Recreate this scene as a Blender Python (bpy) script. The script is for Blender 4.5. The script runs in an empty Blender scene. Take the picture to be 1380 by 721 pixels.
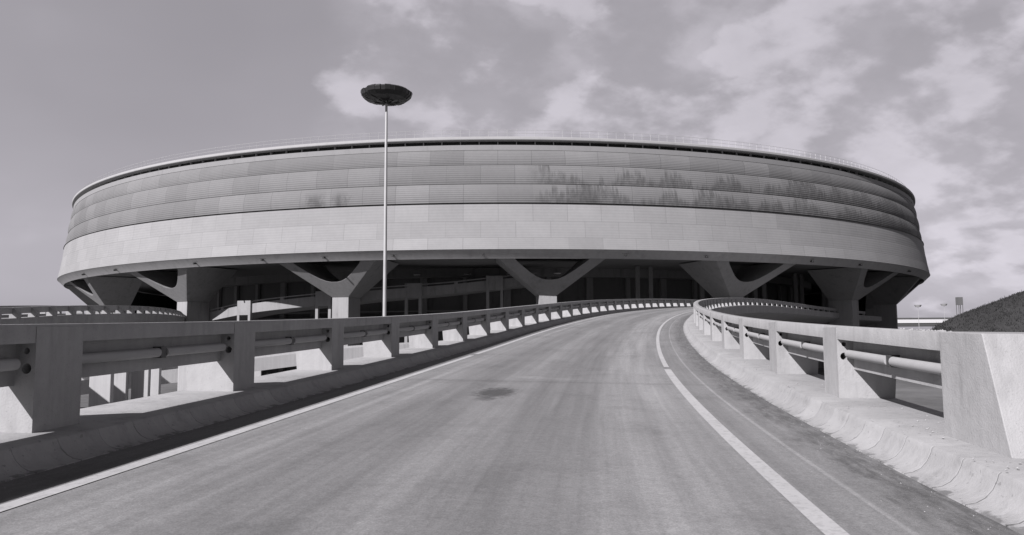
import bpy, bmesh, math, random
from mathutils import Vector, Matrix
from mathutils.geometry import tessellate_polygon
random.seed(7)
R = math.radians
pi = math.pi
sc = bpy.context.scene
COL = sc.collection
EYE = 6.5            # eye height above the ground; everything below is in metres
K = 0.64             # size of one ramp unit
F = 990.0
PITCH = math.atan(87.5 / F)
ROLL = -0.0065

# ------------------------------------------------------------------ helpers
def tag(o, label=None, cat=None, group=None, kind=None):
    if label: o['label'] = label
    if cat: o['category'] = cat
    if group: o['group'] = group
    if kind: o['kind'] = kind
    return o

def empty(name, loc=(0, 0, 0), parent=None):
    o = bpy.data.objects.new(name, None); COL.objects.link(o)
    o.location = loc; o.empty_display_size = .5
    if parent: o.parent = parent
    return o

class MB:
    def __init__(s): s.v = []; s.f = []; s.uv = []; s.m = []
    def add(s, vs, fs, uvs=None, mi=0):
        b = len(s.v); s.v += [tuple(v) for v in vs]
        for i, f in enumerate(fs):
            s.f.append([b + k for k in f]); s.uv.append(uvs[i] if uvs else None); s.m.append(mi)
    def box(s, c, size, rz=0, mi=0, taper=1):
        x, y, z = [a / 2 for a in size]; vs = []
        for dz in (-1, 1):
            t = taper if dz > 0 else 1
            for dx, dy in ((-1, -1), (1, -1), (1, 1), (-1, 1)):
                px, py = dx * x * t, dy * y * t
                vs.append((c[0] + px * math.cos(rz) - py * math.sin(rz), c[1] + px * math.sin(rz) + py * math.cos(rz), c[2] + dz * z))
        s.add(vs, [(3, 2, 1, 0), (4, 5, 6, 7), (0, 1, 5, 4), (1, 2, 6, 5), (2, 3, 7, 6), (3, 0, 4, 7)], None, mi)
    def tube(s, a, b, ra, rb=None, n=10, caps=True):
        rb = ra if rb is None else rb
        a, b = Vector(a), Vector(b); d = (b - a).normalized()
        q = Vector((0, 0, 1)) if abs(d.z) < .9 else Vector((1, 0, 0))
        e1 = d.cross(q).normalized(); e2 = d.cross(e1)
        vs = []
        for p, r in ((a, ra), (b, rb)):
            for i in range(n):
                t = 2 * pi * i / n; vs.append(p + e1 * (r * math.cos(t)) + e2 * (r * math.sin(t)))
        fs = [(i, i + n, (i + 1) % n + n, (i + 1) % n) for i in range(n)]
        if caps: fs += [tuple(range(n)), tuple(range(2 * n - 1, n - 1, -1))]
        s.add(vs, fs)
    def lathe(s, prof, n=32, c=(0, 0, 0), closed=False):
        vs = []
        for r, z in prof:
            for i in range(n):
                t = 2 * pi * i / n; vs.append((c[0] + r * math.cos(t), c[1] + r * math.sin(t), c[2] + z))
        fs = []
        m = len(prof)
        for j in range(m if closed else m - 1):
            k = (j + 1) % m
            for i in range(n):
                i2 = (i + 1) % n; fs.append((j * n + i, j * n + i2, k * n + i2, k * n + i))
        s.add(vs, fs)
    def build(s, name, mat, parent=None, smooth=False, bevel=0, fix=True, angle=35):
        me = bpy.data.meshes.new(name); me.from_pydata(s.v, [], s.f)
        if any(u is not None for u in s.uv):
            l = me.uv_layers.new(name='UVMap'); k = 0
            for f, u in zip(s.f, s.uv):
                for j in range(len(f)):
                    l.data[k].uv = u[j] if u else (0, 0); k += 1
        mats = mat if isinstance(mat, (list, tuple)) else [mat]
        for m in mats: me.materials.append(m)
        for p, mi in zip(me.polygons, s.m): p.material_index = mi
        if fix:
            bm = bmesh.new(); bm.from_mesh(me); bmesh.ops.recalc_face_normals(bm, faces=bm.faces); bm.to_mesh(me); bm.free()
        if smooth:
            me.polygons.foreach_set('use_smooth', [True] * len(me.polygons))
            try: me.set_sharp_from_angle(angle=R(angle))
            except Exception: pass
        o = bpy.data.objects.new(name, me); COL.objects.link(o)
        if parent: o.parent = parent
        if bevel:
            md = o.modifiers.new('bevel', 'BEVEL'); md.width = bevel; md.segments = 2; md.limit_method = 'ANGLE'; md.angle_limit = R(50)
        return o

def pt(px, py, y):
    """point seen at (px,py) of the 1380x721 photograph, y metres ahead"""
    X, Y = px - 690, py - 360.5
    c, s = math.cos(ROLL), math.sin(ROLL)
    X, Y = X * c + Y * s, -X * s + Y * c
    up = -Y / F
    d = Vector((X / F, math.cos(PITCH) - up * math.sin(PITCH), math.sin(PITCH) + up * math.cos(PITCH)))
    d *= y / d.y
    return Vector((d.x, d.y, d.z + EYE))

# ------------------------------------------------------------------ materials
def newmat(name):
    m = bpy.data.materials.new(name); m.use_nodes = True
    nt = m.node_tree; b = nt.nodes['Principled BSDF']
    return m, nt, b
def N(nt, t, **kw):
    n = nt.nodes.new(t)
    for k, v in kw.items():
        if k.startswith('i_'): n.inputs[k[2:].replace('_', ' ')].default_value = v
        else: setattr(n, k, v)
    return n
def L(nt, a, b): nt.links.new(a, b)
def math_(nt, op, a, b=None, c=None, clamp=False):
    n = nt.nodes.new('ShaderNodeMath'); n.operation = op; n.use_clamp = clamp
    for i, x in enumerate((a, b, c)):
        if x is None: continue
        if isinstance(x, (int, float)): n.inputs[i].default_value = x
        else: nt.links.new(x, n.inputs[i])
    return n.outputs[0]
def maprange(nt, x, a, b, c, d, smooth=True):
    n = nt.nodes.new('ShaderNodeMapRange'); n.interpolation_type = 'SMOOTHSTEP' if smooth else 'LINEAR'
    for i, v in zip(range(1, 5), (a, b, c, d)): n.inputs[i].default_value = v
    nt.links.new(x, n.inputs[0]); return n.outputs[0]
def grey(nt, val):
    n = nt.nodes.new('ShaderNodeCombineColor')
    for i in range(3): nt.links.new(val, n.inputs[i])
    return n.outputs[0]
def noise(nt, vec, scale, detail=4, rough=.55, sx=(1, 1, 1)):
    if sx != (1, 1, 1):
        mp = nt.nodes.new('ShaderNodeMapping'); mp.inputs['Scale'].default_value = sx; nt.links.new(vec, mp.inputs[0]); vec = mp.outputs[0]
    n = nt.nodes.new('ShaderNodeTexNoise'); n.inputs['Scale'].default_value = scale
    n.inputs['Detail'].default_value = detail; n.inputs['Roughness'].default_value = rough
    nt.links.new(vec, n.inputs['Vector']); return n.outputs[0]
def bump(nt, b, h, strength, dist):
    n = nt.nodes.new('ShaderNodeBump'); n.inputs['Strength'].default_value = strength; n.inputs['Distance'].default_value = dist
    nt.links.new(h, n.inputs['Height']); nt.links.new(n.outputs[0], b.inputs['Normal'])

def concrete(name, base, var=.25, rough=.85, scale=1.0, boards=0.0, stain=.3, bmp=.25):
    m, nt, b = newmat(name)
    geo = nt.nodes.new('ShaderNodeNewGeometry'); P = geo.outputs['Position']
    n1 = noise(nt, P, .7 * scale, 5, .6)
    n2 = noise(nt, P, 6 * scale, 5, .6)
    n3 = noise(nt, P, 3 * scale, 4, .6, (1, 1, .18))
    v = math_(nt, 'MULTIPLY_ADD', n1, var * 1.2, 1 - var * .6)
    v2 = math_(nt, 'MULTIPLY_ADD', n2, var * .7, 1 - var * .35)
    v = math_(nt, 'MULTIPLY', v, v2)
    st = maprange(nt, n3, .52, .75, 1, 1 - stain)
    v = math_(nt, 'MULTIPLY', v, st)
    sp = noise(nt, P, 45 * scale, 2, .5)
    pits = maprange(nt, sp, .66, .72, 1, .8)
    v = math_(nt, 'MULTIPLY', v, pits)
    if boards:
        tc = nt.nodes.new('ShaderNodeTexCoord')
        sep = nt.nodes.new('ShaderNodeSeparateXYZ'); nt.links.new(P, sep.inputs[0])
        hx = math_(nt, 'ADD', sep.outputs[0], sep.outputs[1])
        br = noise(nt, P, 9 * boards, 1, .5, (1, 1, .02))
        v = math_(nt, 'MULTIPLY', v, maprange(nt, br, .35, .65, .955, 1.025, False))
    v = math_(nt, 'MULTIPLY', v, base)
    nt.links.new(grey(nt, v), b.inputs['Base Color'])
    b.inputs['Roughness'].default_value = rough
    hh = math_(nt, 'ADD', n2, math_(nt, 'MULTIPLY', sp, .5))
    bump(nt, b, hh, bmp, .02)
    return m

def plain(name, base, rough=.6, metal=0, var=.12, scale=3):
    m, nt, b = newmat(name)
    geo = nt.nodes.new('ShaderNodeNewGeometry')
    n1 = noise(nt, geo.outputs['Position'], scale, 4)
    v = math_(nt, 'MULTIPLY', math_(nt, 'MULTIPLY_ADD', n1, var * 2, 1 - var), base)
    nt.links.new(grey(nt, v), b.inputs['Base Color'])
    b.inputs['Roughness'].default_value = rough; b.inputs['Metallic'].default_value = metal
    return m

M = {}
M['parapet'] = concrete('parapet_concrete', .305, .36, .88, 1.6, 1.4, .18, .3)
M['kerb'] = None
M['pier'] = concrete('pier_concrete', .27, .2, .88, .5, .8, .25, .2)
M['pier_head'] = concrete('pier_head_concrete', .24, .22, .88, .35, .35, .22, .2)
M['spiral'] = concrete('inner_ramp_concrete', .24, .25, .88, .5, .3, .25, .15)
M['fascia'] = concrete('fascia_concrete', .36, .2, .88, .3, .2, .2, .15)
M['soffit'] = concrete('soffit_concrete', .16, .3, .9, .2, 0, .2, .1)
M['deck'] = concrete('deck_concrete', .36, .25, .88, .5, 0, .3, .2)
M['inner'] = concrete('inner_concrete', .17, .25, .88, .4, .3, .3, .15)
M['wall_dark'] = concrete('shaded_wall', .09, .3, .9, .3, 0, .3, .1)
M['tube'] = plain('white_tube', .31, .8, 0, .10, 8)
M['clamp'] = plain('dark_clamp', .06, .5, .3)
M['coping'] = concrete('coping_concrete', .23, .15, .85, .3, 0, .12, .1)
M['roof'] = concrete('roof_concrete', .33, .15, .8, .3, 0, .1, .1)
M['glass'] = plain('dark_glazing', .02, .15, 0)
M['rail'] = plain('rail_metal', .45, .5, .2)
M['mast'] = plain('galvanised_mast', .36, .6, .2, .15, 1.2)
M['lamp_dark'] = plain('lamp_dark', .030, .4, .3, .4, 2)
M['lamp_glass'] = plain('lamp_glass', .55, .1, .4)
M['spout'] = plain('drain_spout', .03, .6)
M['pale'] = concrete('pale_concrete', .48, .15, .85, .6, .9, .12, .2)
M['white_wall'] = plain('pale_wall', .52, .8)
M['far_dark'] = plain('far_dark', .06, .8)
M['far_grey'] = plain('far_grey', .10, .8)
M['lightdisc'] = plain('lamp_lens', .55, .4)

def kerb_mat():
    m, nt, b = newmat('kerb_concrete')
    geo = nt.nodes.new('ShaderNodeNewGeometry'); P = geo.outputs['Position']
    uv = nt.nodes.new('ShaderNodeUVMap'); sep = nt.nodes.new('ShaderNodeSeparateXYZ'); L(nt, uv.outputs[0], sep.inputs[0])
    n1 = noise(nt, P, 1.5, 5, .6); n2 = noise(nt, P, 11, 5, .65)
    v = math_(nt, 'MULTIPLY', math_(nt, 'MULTIPLY_ADD', n1, .3, .85), math_(nt, 'MULTIPLY_ADD', n2, .3, .85))
    wob = math_(nt, 'MULTIPLY', math_(nt, 'SUBTRACT', n1, .5), .06)
    fr = math_(nt, 'FRACT', math_(nt, 'DIVIDE', math_(nt, 'ADD', sep.outputs[0], wob), .66))
    d = math_(nt, 'ABSOLUTE', math_(nt, 'SUBTRACT', fr, .5))
    onface = math_(nt, 'LESS_THAN', sep.outputs[1], .5)
    joint = math_(nt, 'MULTIPLY', maprange(nt, d, .478, .495, 0, 1), onface)
    # chips and grime along the foot of the kerb
    foot = maprange(nt, math_(nt, 'ADD', sep.outputs[1], math_(nt, 'MULTIPLY', math_(nt, 'SUBTRACT', noise(nt, P, 7, 6, .7), .5), .62)), .0, .09, .5, 1)
    v = math_(nt, 'MULTIPLY', v, foot)
    cell = nt.nodes.new('ShaderNodeTexWhiteNoise'); cell.noise_dimensions = '1D'
    L(nt, math_(nt, 'FLOOR', math_(nt, 'DIVIDE', sep.outputs[0], .66)), cell.inputs['W'])
    v = math_(nt, 'MULTIPLY', v, math_(nt, 'MULTIPLY_ADD', cell.outputs[0], .14, .93))
    sp = maprange(nt, noise(nt, P, 28, 2, .5), .66, .72, 1, .72)
    v = math_(nt, 'MULTIPLY', v, sp)
    v = math_(nt, 'MULTIPLY', v, math_(nt, 'MULTIPLY_ADD', math_(nt, 'MULTIPLY', joint, maprange(nt, math_(nt, 'ADD', noise(nt, P, 5, 4, .6), maprange(nt, sep.outputs[1], .05, .35, .12, -.12)), .44, .56, .15, 1)), -.45, 1))
    v = math_(nt, 'MULTIPLY', v, maprange(nt, noise(nt, P, 4, 6, .7), .5, .72, 1, .8))
    v = math_(nt, 'MULTIPLY', v, .31)
    L(nt, grey(nt, v), b.inputs['Base Color']); b.inputs['Roughness'].default_value = .9
    bump(nt, b, math_(nt, 'SUBTRACT', n2, math_(nt, 'MULTIPLY', joint, 1.3)), .4, .018)
    return m
M['kerb'] = kerb_mat()

def road_mat():
    """u = metres(ramp units) across from the middle of the lane, v = along"""
    m, nt, b = newmat('asphalt')
    geo = nt.nodes.new('ShaderNodeNewGeometry'); P = geo.outputs['Position']
    uv = nt.nodes.new('ShaderNodeUVMap'); sep = nt.nodes.new('ShaderNodeSeparateXYZ'); L(nt, uv.outputs[0], sep.inputs[0])
    U, V = sep.outputs[0], sep.outputs[1]
    big = noise(nt, uv.outputs[0], .5, 4, .55, (1, .3, 1))
    streak = noise(nt, uv.outputs[0], 3.2, 4, .55, (1, .03, 1))
    streak2 = noise(nt, uv.outputs[0], 11, 3, .6, (1, .02, 1))
    grain = noise(nt, P, 90, 3, .7)
    mid = noise(nt, P, 14, 5, .65)
    v = math_(nt, 'MULTIPLY_ADD', big, .45, .775)
    v = math_(nt, 'MULTIPLY', v, math_(nt, 'MULTIPLY_ADD', streak, .78, .61))
    v = math_(nt, 'MULTIPLY', v, math_(nt, 'MULTIPLY_ADD', streak2, .34, .83))
    v = math_(nt, 'MULTIPLY', v, math_(nt, 'MULTIPLY_ADD', grain, 1.1, .45))
    v = math_(nt, 'MULTIPLY', v, math_(nt, 'MULTIPLY_ADD', mid, .5, .75))
    agg = noise(nt, P, 38, 4, .8); v = math_(nt, 'MULTIPLY', v, math_(nt, 'MULTIPLY_ADD', agg, .75, .62))
    blot = maprange(nt, noise(nt, P, .9, 6, .7), .48, .7, 1, .82); v = math_(nt, 'MULTIPLY', v, blot)
    def band(c, w, f):      # smooth bump 0..1 around u = c
        d = math_(nt, 'ABSOLUTE', math_(nt, 'SUBTRACT', U, c)); return maprange(nt, d, w, w + f, 1, 0)
    # wheel tracks (darker, polished) and paler strip between / next to the lines
    tr = math_(nt, 'ADD', band(-1.35, .25, .75), band(.75, .3, .8))
    v = math_(nt, 'MULTIPLY', v, math_(nt, 'MULTIPLY_ADD', tr, -.2, 1.0))
    v = math_(nt, 'MULTIPLY', v, math_(nt, 'MULTIPLY_ADD', band(2.35, .25, .6), .16, 1.0))
    v = math_(nt, 'MULTIPLY', v, math_(nt, 'MULTIPLY_ADD', band(-2.6, .02, .1), .12, 1.0))
    # thin pale laying joint in the right shoulder
    v = math_(nt, 'MULTIPLY', v, math_(nt, 'MULTIPLY_ADD', band(4.0, .012, .03), .35, 1.0))
    # dirt washed against the right kerb
    rag = math_(nt, 'MULTIPLY', math_(nt, 'SUBTRACT', noise(nt, uv.outputs[0], 1.6, 5, .7, (1, .45, 1)), .5), 1.3)
    wv = noise(nt, uv.outputs[0], 5, 5, .7, (1.8, .35, 1))
    dr = maprange(nt, math_(nt, 'ADD', U, rag), 4.1, 4.55, 0, 1)
    dr = math_(nt, 'MULTIPLY', dr, maprange(nt, wv, .35, .62, .3, 1))
    v = math_(nt, 'MULTIPLY', v, math_(nt, 'MULTIPLY_ADD', dr, -.52, 1.0))
    rsh = maprange(nt, U, 3.4, 3.55, 1, .92)
    v = math_(nt, 'MULTIPLY', v, rsh)
    dl = maprange(nt, math_(nt, 'ADD', U, math_(nt, 'MULTIPLY', rag, .12)), -3.62, -3.52, 1, 0)  # even darker strip from the left kerb almost to the line
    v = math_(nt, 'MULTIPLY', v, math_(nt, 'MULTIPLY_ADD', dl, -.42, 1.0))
    # transverse expansion joint patches and an oil stain
    for v0, w, f, u0, k in ((18.1, .10, .22, 0, -.13), (20.0, .02, .05, 2.2, -.10), (33.2, .03, .08, 3.2, -.22)):
        wob = math_(nt, 'MULTIPLY', math_(nt, 'SUBTRACT', mid, .5), .25)
        d = math_(nt, 'ABSOLUTE', math_(nt, 'SUBTRACT', math_(nt, 'ADD', V, wob), v0))
        mk = maprange(nt, d, w, w + f, 1, 0)
        if u0: mk = math_(nt, 'MULTIPLY', mk, maprange(nt, U, u0, u0 + .2, 0, 1))
        v = math_(nt, 'MULTIPLY', v, math_(nt, 'MULTIPLY_ADD', mk, k, 1.0))
    for (u0, v0, ru, rv, k) in ((-.60, 15.7, .42, .95, -.68), (-.62, 14.6, .2, .35, -.4), (-.8, 16.8, .5, .5, -.12), (-.2, 19.2, .4, .35, .22), (.55, 18.9, .5, .18, .18)):
        du = math_(nt, 'DIVIDE', math_(nt, 'SUBTRACT', U, u0), ru); dv = math_(nt, 'DIVIDE', math_(nt, 'SUBTRACT', V, v0), rv)
        rr = math_(nt, 'SQRT', math_(nt, 'ADD', math_(nt, 'MULTIPLY', du, du), math_(nt, 'MULTIPLY', dv, dv)))
        rr = math_(nt, 'ADD', rr, math_(nt, 'MULTIPLY', math_(nt, 'SUBTRACT', mid, .5), 1.6))
        v = math_(nt, 'MULTIPLY', v, math_(nt, 'MULTIPLY_ADD', maprange(nt, rr, .5, 1.3, 1, 0), k, 1.0))
    v = math_(nt, 'MULTIPLY', v, .215)
    L(nt, grey(nt, v), b.inputs['Base Color']); b.inputs['Roughness'].default_value = .78
    bump(nt, b, math_(nt, 'ADD', grain, mid), .35, .006)
    return m
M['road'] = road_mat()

def paint_mat():
    m, nt, b = newmat('road_paint')
    geo = nt.nodes.new('ShaderNodeNewGeometry'); P = geo.outputs['Position']
    w = maprange(nt, noise(nt, P, 18, 6, .75), .36, .52, 0, 1)
    w2 = noise(nt, P, 2.5, 4, .6)
    v = math_(nt, 'MULTIPLY', math_(nt, 'MULTIPLY_ADD', w, .10, .34), math_(nt, 'MULTIPLY_ADD', w2, .35, .82))
    L(nt, grey(nt, v), b.inputs['Base Color']); b.inputs['Roughness'].default_value = .7
    return m
M['paint'] = paint_mat()

def clad_mat(name, base, flutes, stains, var, bdepth):
    """u in panels, v in rows (0 at the bottom)"""
    m, nt, b = newmat(name)
    uv = nt.nodes.new('ShaderNodeUVMap'); sep = nt.nodes.new('ShaderNodeSeparateXYZ'); L(nt, uv.outputs[0], sep.inputs[0])
    U, V = sep.outputs[0], sep.outputs[1]
    row = math_(nt, 'FLOOR', V); fv = math_(nt, 'FRACT', V)
    sh = math_(nt, 'MULTIPLY', math_(nt, 'MODULO', row, 2), .5)
    uu = math_(nt, 'ADD', U, sh); fu = math_(nt, 'FRACT', uu); cu = math_(nt, 'FLOOR', uu)
    wn = nt.nodes.new('ShaderNodeTexWhiteNoise'); wn.noise_dimensions = '2D'
    cv = nt.nodes.new('ShaderNodeCombineXYZ'); L(nt, cu, cv.inputs[0]); L(nt, row, cv.inputs[1]); L(nt, cv.outputs[0], wn.inputs['Vector'])
    wn2 = nt.nodes.new('ShaderNodeTexWhiteNoise'); wn2.noise_dimensions = '2D'
    cv2 = nt.nodes.new('ShaderNodeCombineXYZ'); L(nt, math_(nt, 'FLOOR', math_(nt, 'DIVIDE', uu, 3)), cv2.inputs[0]); L(nt, math_(nt, 'ADD', row, 17), cv2.inputs[1]); L(nt, cv2.outputs[0], wn2.inputs['Vector'])
    v = math_(nt, 'MULTIPLY', math_(nt, 'MULTIPLY_ADD', wn.outputs[0], var, 1 - var / 2), math_(nt, 'MULTIPLY_ADD', wn2.outputs[0], var * .8, 1 - var * .4))
    du = math_(nt, 'ABSOLUTE', math_(nt, 'SUBTRACT', fu, .5)); dv = math_(nt, 'ABSOLUTE', math_(nt, 'SUBTRACT', fv, .5))
    ju = maprange(nt, du, .487, .497, 0, 1); jv = maprange(nt, dv, .478, .492, 0, 1)
    jn = math_(nt, 'MULTIPLY', math_(nt, 'MAXIMUM', math_(nt, 'MULTIPLY', ju, math_(nt, 'MULTIPLY_ADD', wn2.outputs[0], .8, .25)), math_(nt, 'MULTIPLY', jv, .8)), .27)
    v = math_(nt, 'MULTIPLY', v, math_(nt, 'SUBTRACT', 1.0, jn))
    fl = math_(nt, 'SINE', math_(nt, 'MULTIPLY', V, 2 * pi * flutes))
    v = math_(nt, 'MULTIPLY', v, math_(nt, 'MULTIPLY_ADD', fl, .03, 1.0))
    nn = noise(nt, uv.outputs[0], .9, 6, .6, (1, .6, 1)); v = math_(nt, 'MULTIPLY', v, math_(nt, 'MULTIPLY_ADD', nn, .30, .85))
    fine = noise(nt, uv.outputs[0], 8, 4, .6, (1, .35, 1)); v = math_(nt, 'MULTIPLY', v, math_(nt, 'MULTIPLY_ADD', fine, .16, .92))
    if stains:
        # damp marks rising from the row joints like a ragged skyline, on the right-hand side only
        env = noise(nt, U_vec(nt, U, row, .55), 1.0, 2, .5)
        wn3 = nt.nodes.new('ShaderNodeTexWhiteNoise'); wn3.noise_dimensions = '1D'
        ucol = math_(nt, 'ADD', math_(nt, 'MULTIPLY', U, 6.5), math_(nt, 'MULTIPLY', noise(nt, U_vec(nt, U, row, 2.3), 1.0, 2, .5), 5))
        L(nt, math_(nt, 'ADD', math_(nt, 'FLOOR', ucol), math_(nt, 'MULTIPLY', row, 91)), wn3.inputs['W'])
        fc = math_(nt, 'ABSOLUTE', math_(nt, 'SUBTRACT', math_(nt, 'FRACT', ucol), .5))
        edge = maprange(nt, fc, .25, .5, 1, .6)
        hgt = math_(nt, 'MULTIPLY', math_(nt, 'ADD', math_(nt, 'MULTIPLY', wn3.outputs[0], .45), math_(nt, 'MULTIPLY', math_(nt, 'SUBTRACT', env, .40), 5.0)), edge)
        reg = maprange(nt, U, stains[0], stains[0] + 1.0, 0, 1)
        reg = math_(nt, 'MULTIPLY', reg, maprange(nt, U, stains[1] - 3, stains[1], 1, 0))
        mk = maprange(nt, math_(nt, 'SUBTRACT', hgt, fv), -.12, .30, 0, 1)
        soft = noise(nt, uv.outputs[0], 3, 6, .7, (2.2, .6, 1))
        mk = math_(nt, 'MULTIPLY', math_(nt, 'MULTIPLY', mk, reg), maprange(nt, soft, .3, .65, .25, 1.0))
        # one older damp patch left of the mast side of the middle
        for u0, r0, w0 in ((-5.5, 0, .22), (-4.7, 0, .12)):
            du2 = math_(nt, 'ABSOLUTE', math_(nt, 'SUBTRACT', U, u0)); m2 = maprange(nt, math_(nt, 'ADD', du2, math_(nt, 'MULTIPLY', soft, 1.1)), w0 + .35, w0 + .8, 1, 0)
            m2 = math_(nt, 'MULTIPLY', m2, math_(nt, 'MULTIPLY', math_(nt, 'COMPARE', row, r0, .1), maprange(nt, fv, .3, .9, 1, .1)))
            mk = math_(nt, 'MAXIMUM', mk, m2)
        mk = math_(nt, 'MULTIPLY', mk, math_(nt, 'LESS_THAN', row, 1.5))
        v = math_(nt, 'MULTIPLY', v, math_(nt, 'MULTIPLY_ADD', mk, -.48, 1.0))
    v = math_(nt, 'MULTIPLY', v, base)
    L(nt, grey(nt, v), b.inputs['Base Color']); b.inputs['Roughness'].default_value = .85
    bump(nt, b, math_(nt, 'SUBTRACT', fl, math_(nt, 'MULTIPLY', jn, 6)), .35, bdepth)
    return m
def U_vec(nt, U, row, k):
    c = nt.nodes.new('ShaderNodeCombineXYZ'); L(nt, math_(nt, 'MULTIPLY', U, k), c.inputs[0]); L(nt, math_(nt, 'MULTIPLY', row, 13.7), c.inputs[1]); return c.outputs[0]
# panels are counted from the point of the ring facing the camera, positive to the right
M['clad_up'] = clad_mat('upper_cladding', .148, 9, (.6, 32), .2, .04)
M['clad_low'] = clad_mat('lower_cladding', .240, 6, None, .11, .008)

def ground_mat(name, a, b_, scale):
    m, nt, b = newmat(name)
    geo = nt.nodes.new('ShaderNodeNewGeometry'); P = geo.outputs['Position']
    n1 = noise(nt, P, scale, 6, .65); n2 = noise(nt, P, scale * 14, 4, .7)
    v = math_(nt, 'ADD', math_(nt, 'MULTIPLY', maprange(nt, n1, .35, .65, a, b_), .75), math_(nt, 'MULTIPLY', math_(nt, 'MULTIPLY', n2, (a + b_) / 2), .5))
    L(nt, grey(nt, v), b.inputs['Base Color']); b.inputs['Roughness'].default_value = .95
    bump(nt, b, n2, .5, .1)
    return m
M['ground'] = ground_mat('bare_ground', .07, .16, .06)
M['grass'] = ground_mat('grass_slope', .020, .036, .12)
M['leaf'] = ground_mat('shrub_leaf', .014, .032, .8)
M['lower_road'] = ground_mat('lower_asphalt', .13, .17, .2)
M['stem'] = plain('stem', .05, .9)

# ------------------------------------------------------------------ ramp path
SK = [-8, 8, 20, 35, 50, 65, 80, 100, 120, 140, 160, 180, 210]
KK = [0.001383, 0.002517, 0.003615, 0.00216, 0.003145, 0.002841, 0.002777, 0.0029, 0.003326, 0.003051, 0.002315, 0.00266, 0.003912]
# slope is fitted for a horizon at row 443; the horizon used here is row 448
GG = [0.002418, 0.015345, 0.029842, 0.046247, 0.048834, 0.04911, 0.043904, 0.039863, 0.032299, 0.017676, 0.001004, -0.011924, -0.022248]
GG = [g + 5 / 990 for g in GG]
BKS, BKV = [0, 30, 80, 150], [0.019542, 0.01278, 0.016784, 0.007855]
def interp(x, xs, ys):
    if x <= xs[0]: return ys[0]
    if x >= xs[-1]: return ys[-1]
    for i in range(len(xs) - 1):
        if x <= xs[i + 1]:
            t = (x - xs[i]) / (xs[i + 1] - xs[i]); return ys[i] + t * (ys[i + 1] - ys[i])
class Path:
    """samples of x,y,z,heading,bank against s (ramp units); at() returns metres"""
    def __init__(s, S, X, Y, Z, PH, BK): s.S, s.X, s.Y, s.Z, s.PH, s.BK = S, X, Y, Z, PH, BK; s.ds = S[1] - S[0]
    def par(s, t):
        f = (t - s.S[0]) / s.ds; i = max(0, min(len(s.S) - 2, int(math.floor(f)))); a = f - i
        g = lambda A: A[i] * (1 - a) + A[i + 1] * a
        return g(s.X), g(s.Y), g(s.Z), g(s.PH), g(s.BK)
    def at(s, t, u, h):
        x, y, z, ph, bk = s.par(t)
        return Vector((K * (x + u * math.cos(ph)), K * (y - u * math.sin(ph)), K * (z - bk * u + h) + EYE))
def main_path():
    h = .5; pos = [(-1.499688, 0, -1.6, .09192)]; S = [0.0]
    def stepd(sgn, n):
        x, y, z, ph = -1.499688, 0, -1.6, .09192; out = []
        for i in range(n):
            s0 = sgn * i * h; s1 = sgn * (i + 1) * h
            k = (interp(s0, SK, KK) + interp(s1, SK, KK)) / 2; g = (interp(s0, SK, GG) + interp(s1, SK, GG)) / 2
            ph2 = ph + sgn * k * h; pm = (ph + ph2) / 2
            x += sgn * math.sin(pm) * h; y += sgn * math.cos(pm) * h; z += sgn * g * h; ph = ph2
            out.append((s1, x, y, z, ph))
        return out
    b = stepd(-1, 60)[::-1]; f = stepd(1, 560)
    rows = b + [(0.0, -1.499688, 0, -1.6, .09192)] + f
    return Path([r[0] for r in rows], [r[1] for r in rows], [r[2] for r in rows], [r[3] for r in rows], [r[4] for r in rows], [interp(r[0], BKS, BKV) for r in rows])
def poly_path(pts):
    """path through 3D centre points (metres), resampled smoothly"""
    P = [Vector((p[0] / K, p[1] / K, (p[2] - EYE) / K)) for p in pts]
    P = [P[0] * 2 - P[1]] + P + [P[-1] * 2 - P[-2]]
    out = []
    for i in range(1, len(P) - 2):
        for j in range(60):
            t = j / 60; a, b, c, d = P[i - 1:i + 3]
            out.append(.5 * ((2 * b) + (c - a) * t + (2 * a - 5 * b + 4 * c - d) * t * t + (3 * b - a - 3 * c + d) * t ** 3))
    out.append(P[-2])
    acc = [0]
    for a, b in zip(out, out[1:]): acc.append(acc[-1] + math.hypot(b.x - a.x, b.y - a.y))
    n = int(acc[-1] / .5); rows = []; j = 0
    for i in range(n + 1):
        s = i * .5
        while j < len(acc) - 2 and acc[j + 1] < s: j += 1
        t = (s - acc[j]) / max(1e-9, acc[j + 1] - acc[j]); q = out[j].lerp(out[j + 1], t); rows.append((s, q))
    PH = []
    for i in range(len(rows)):
        a = rows[max(0, i - 2)][1]; b = rows[min(len(rows) - 1, i + 2)][1]; PH.append(math.atan2(b.x - a.x, b.y - a.y))
    for i in range(1, len(PH)):
        while PH[i] - PH[i - 1] > pi: PH[i] -= 2 * pi
        while PH[i] - PH[i - 1] < -pi: PH[i] += 2 * pi
    return Path([r[0] for r in rows], [r[1].x for r in rows], [r[1].y for r in rows], [r[1].z for r in rows], PH, [0] * len(rows))

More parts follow.
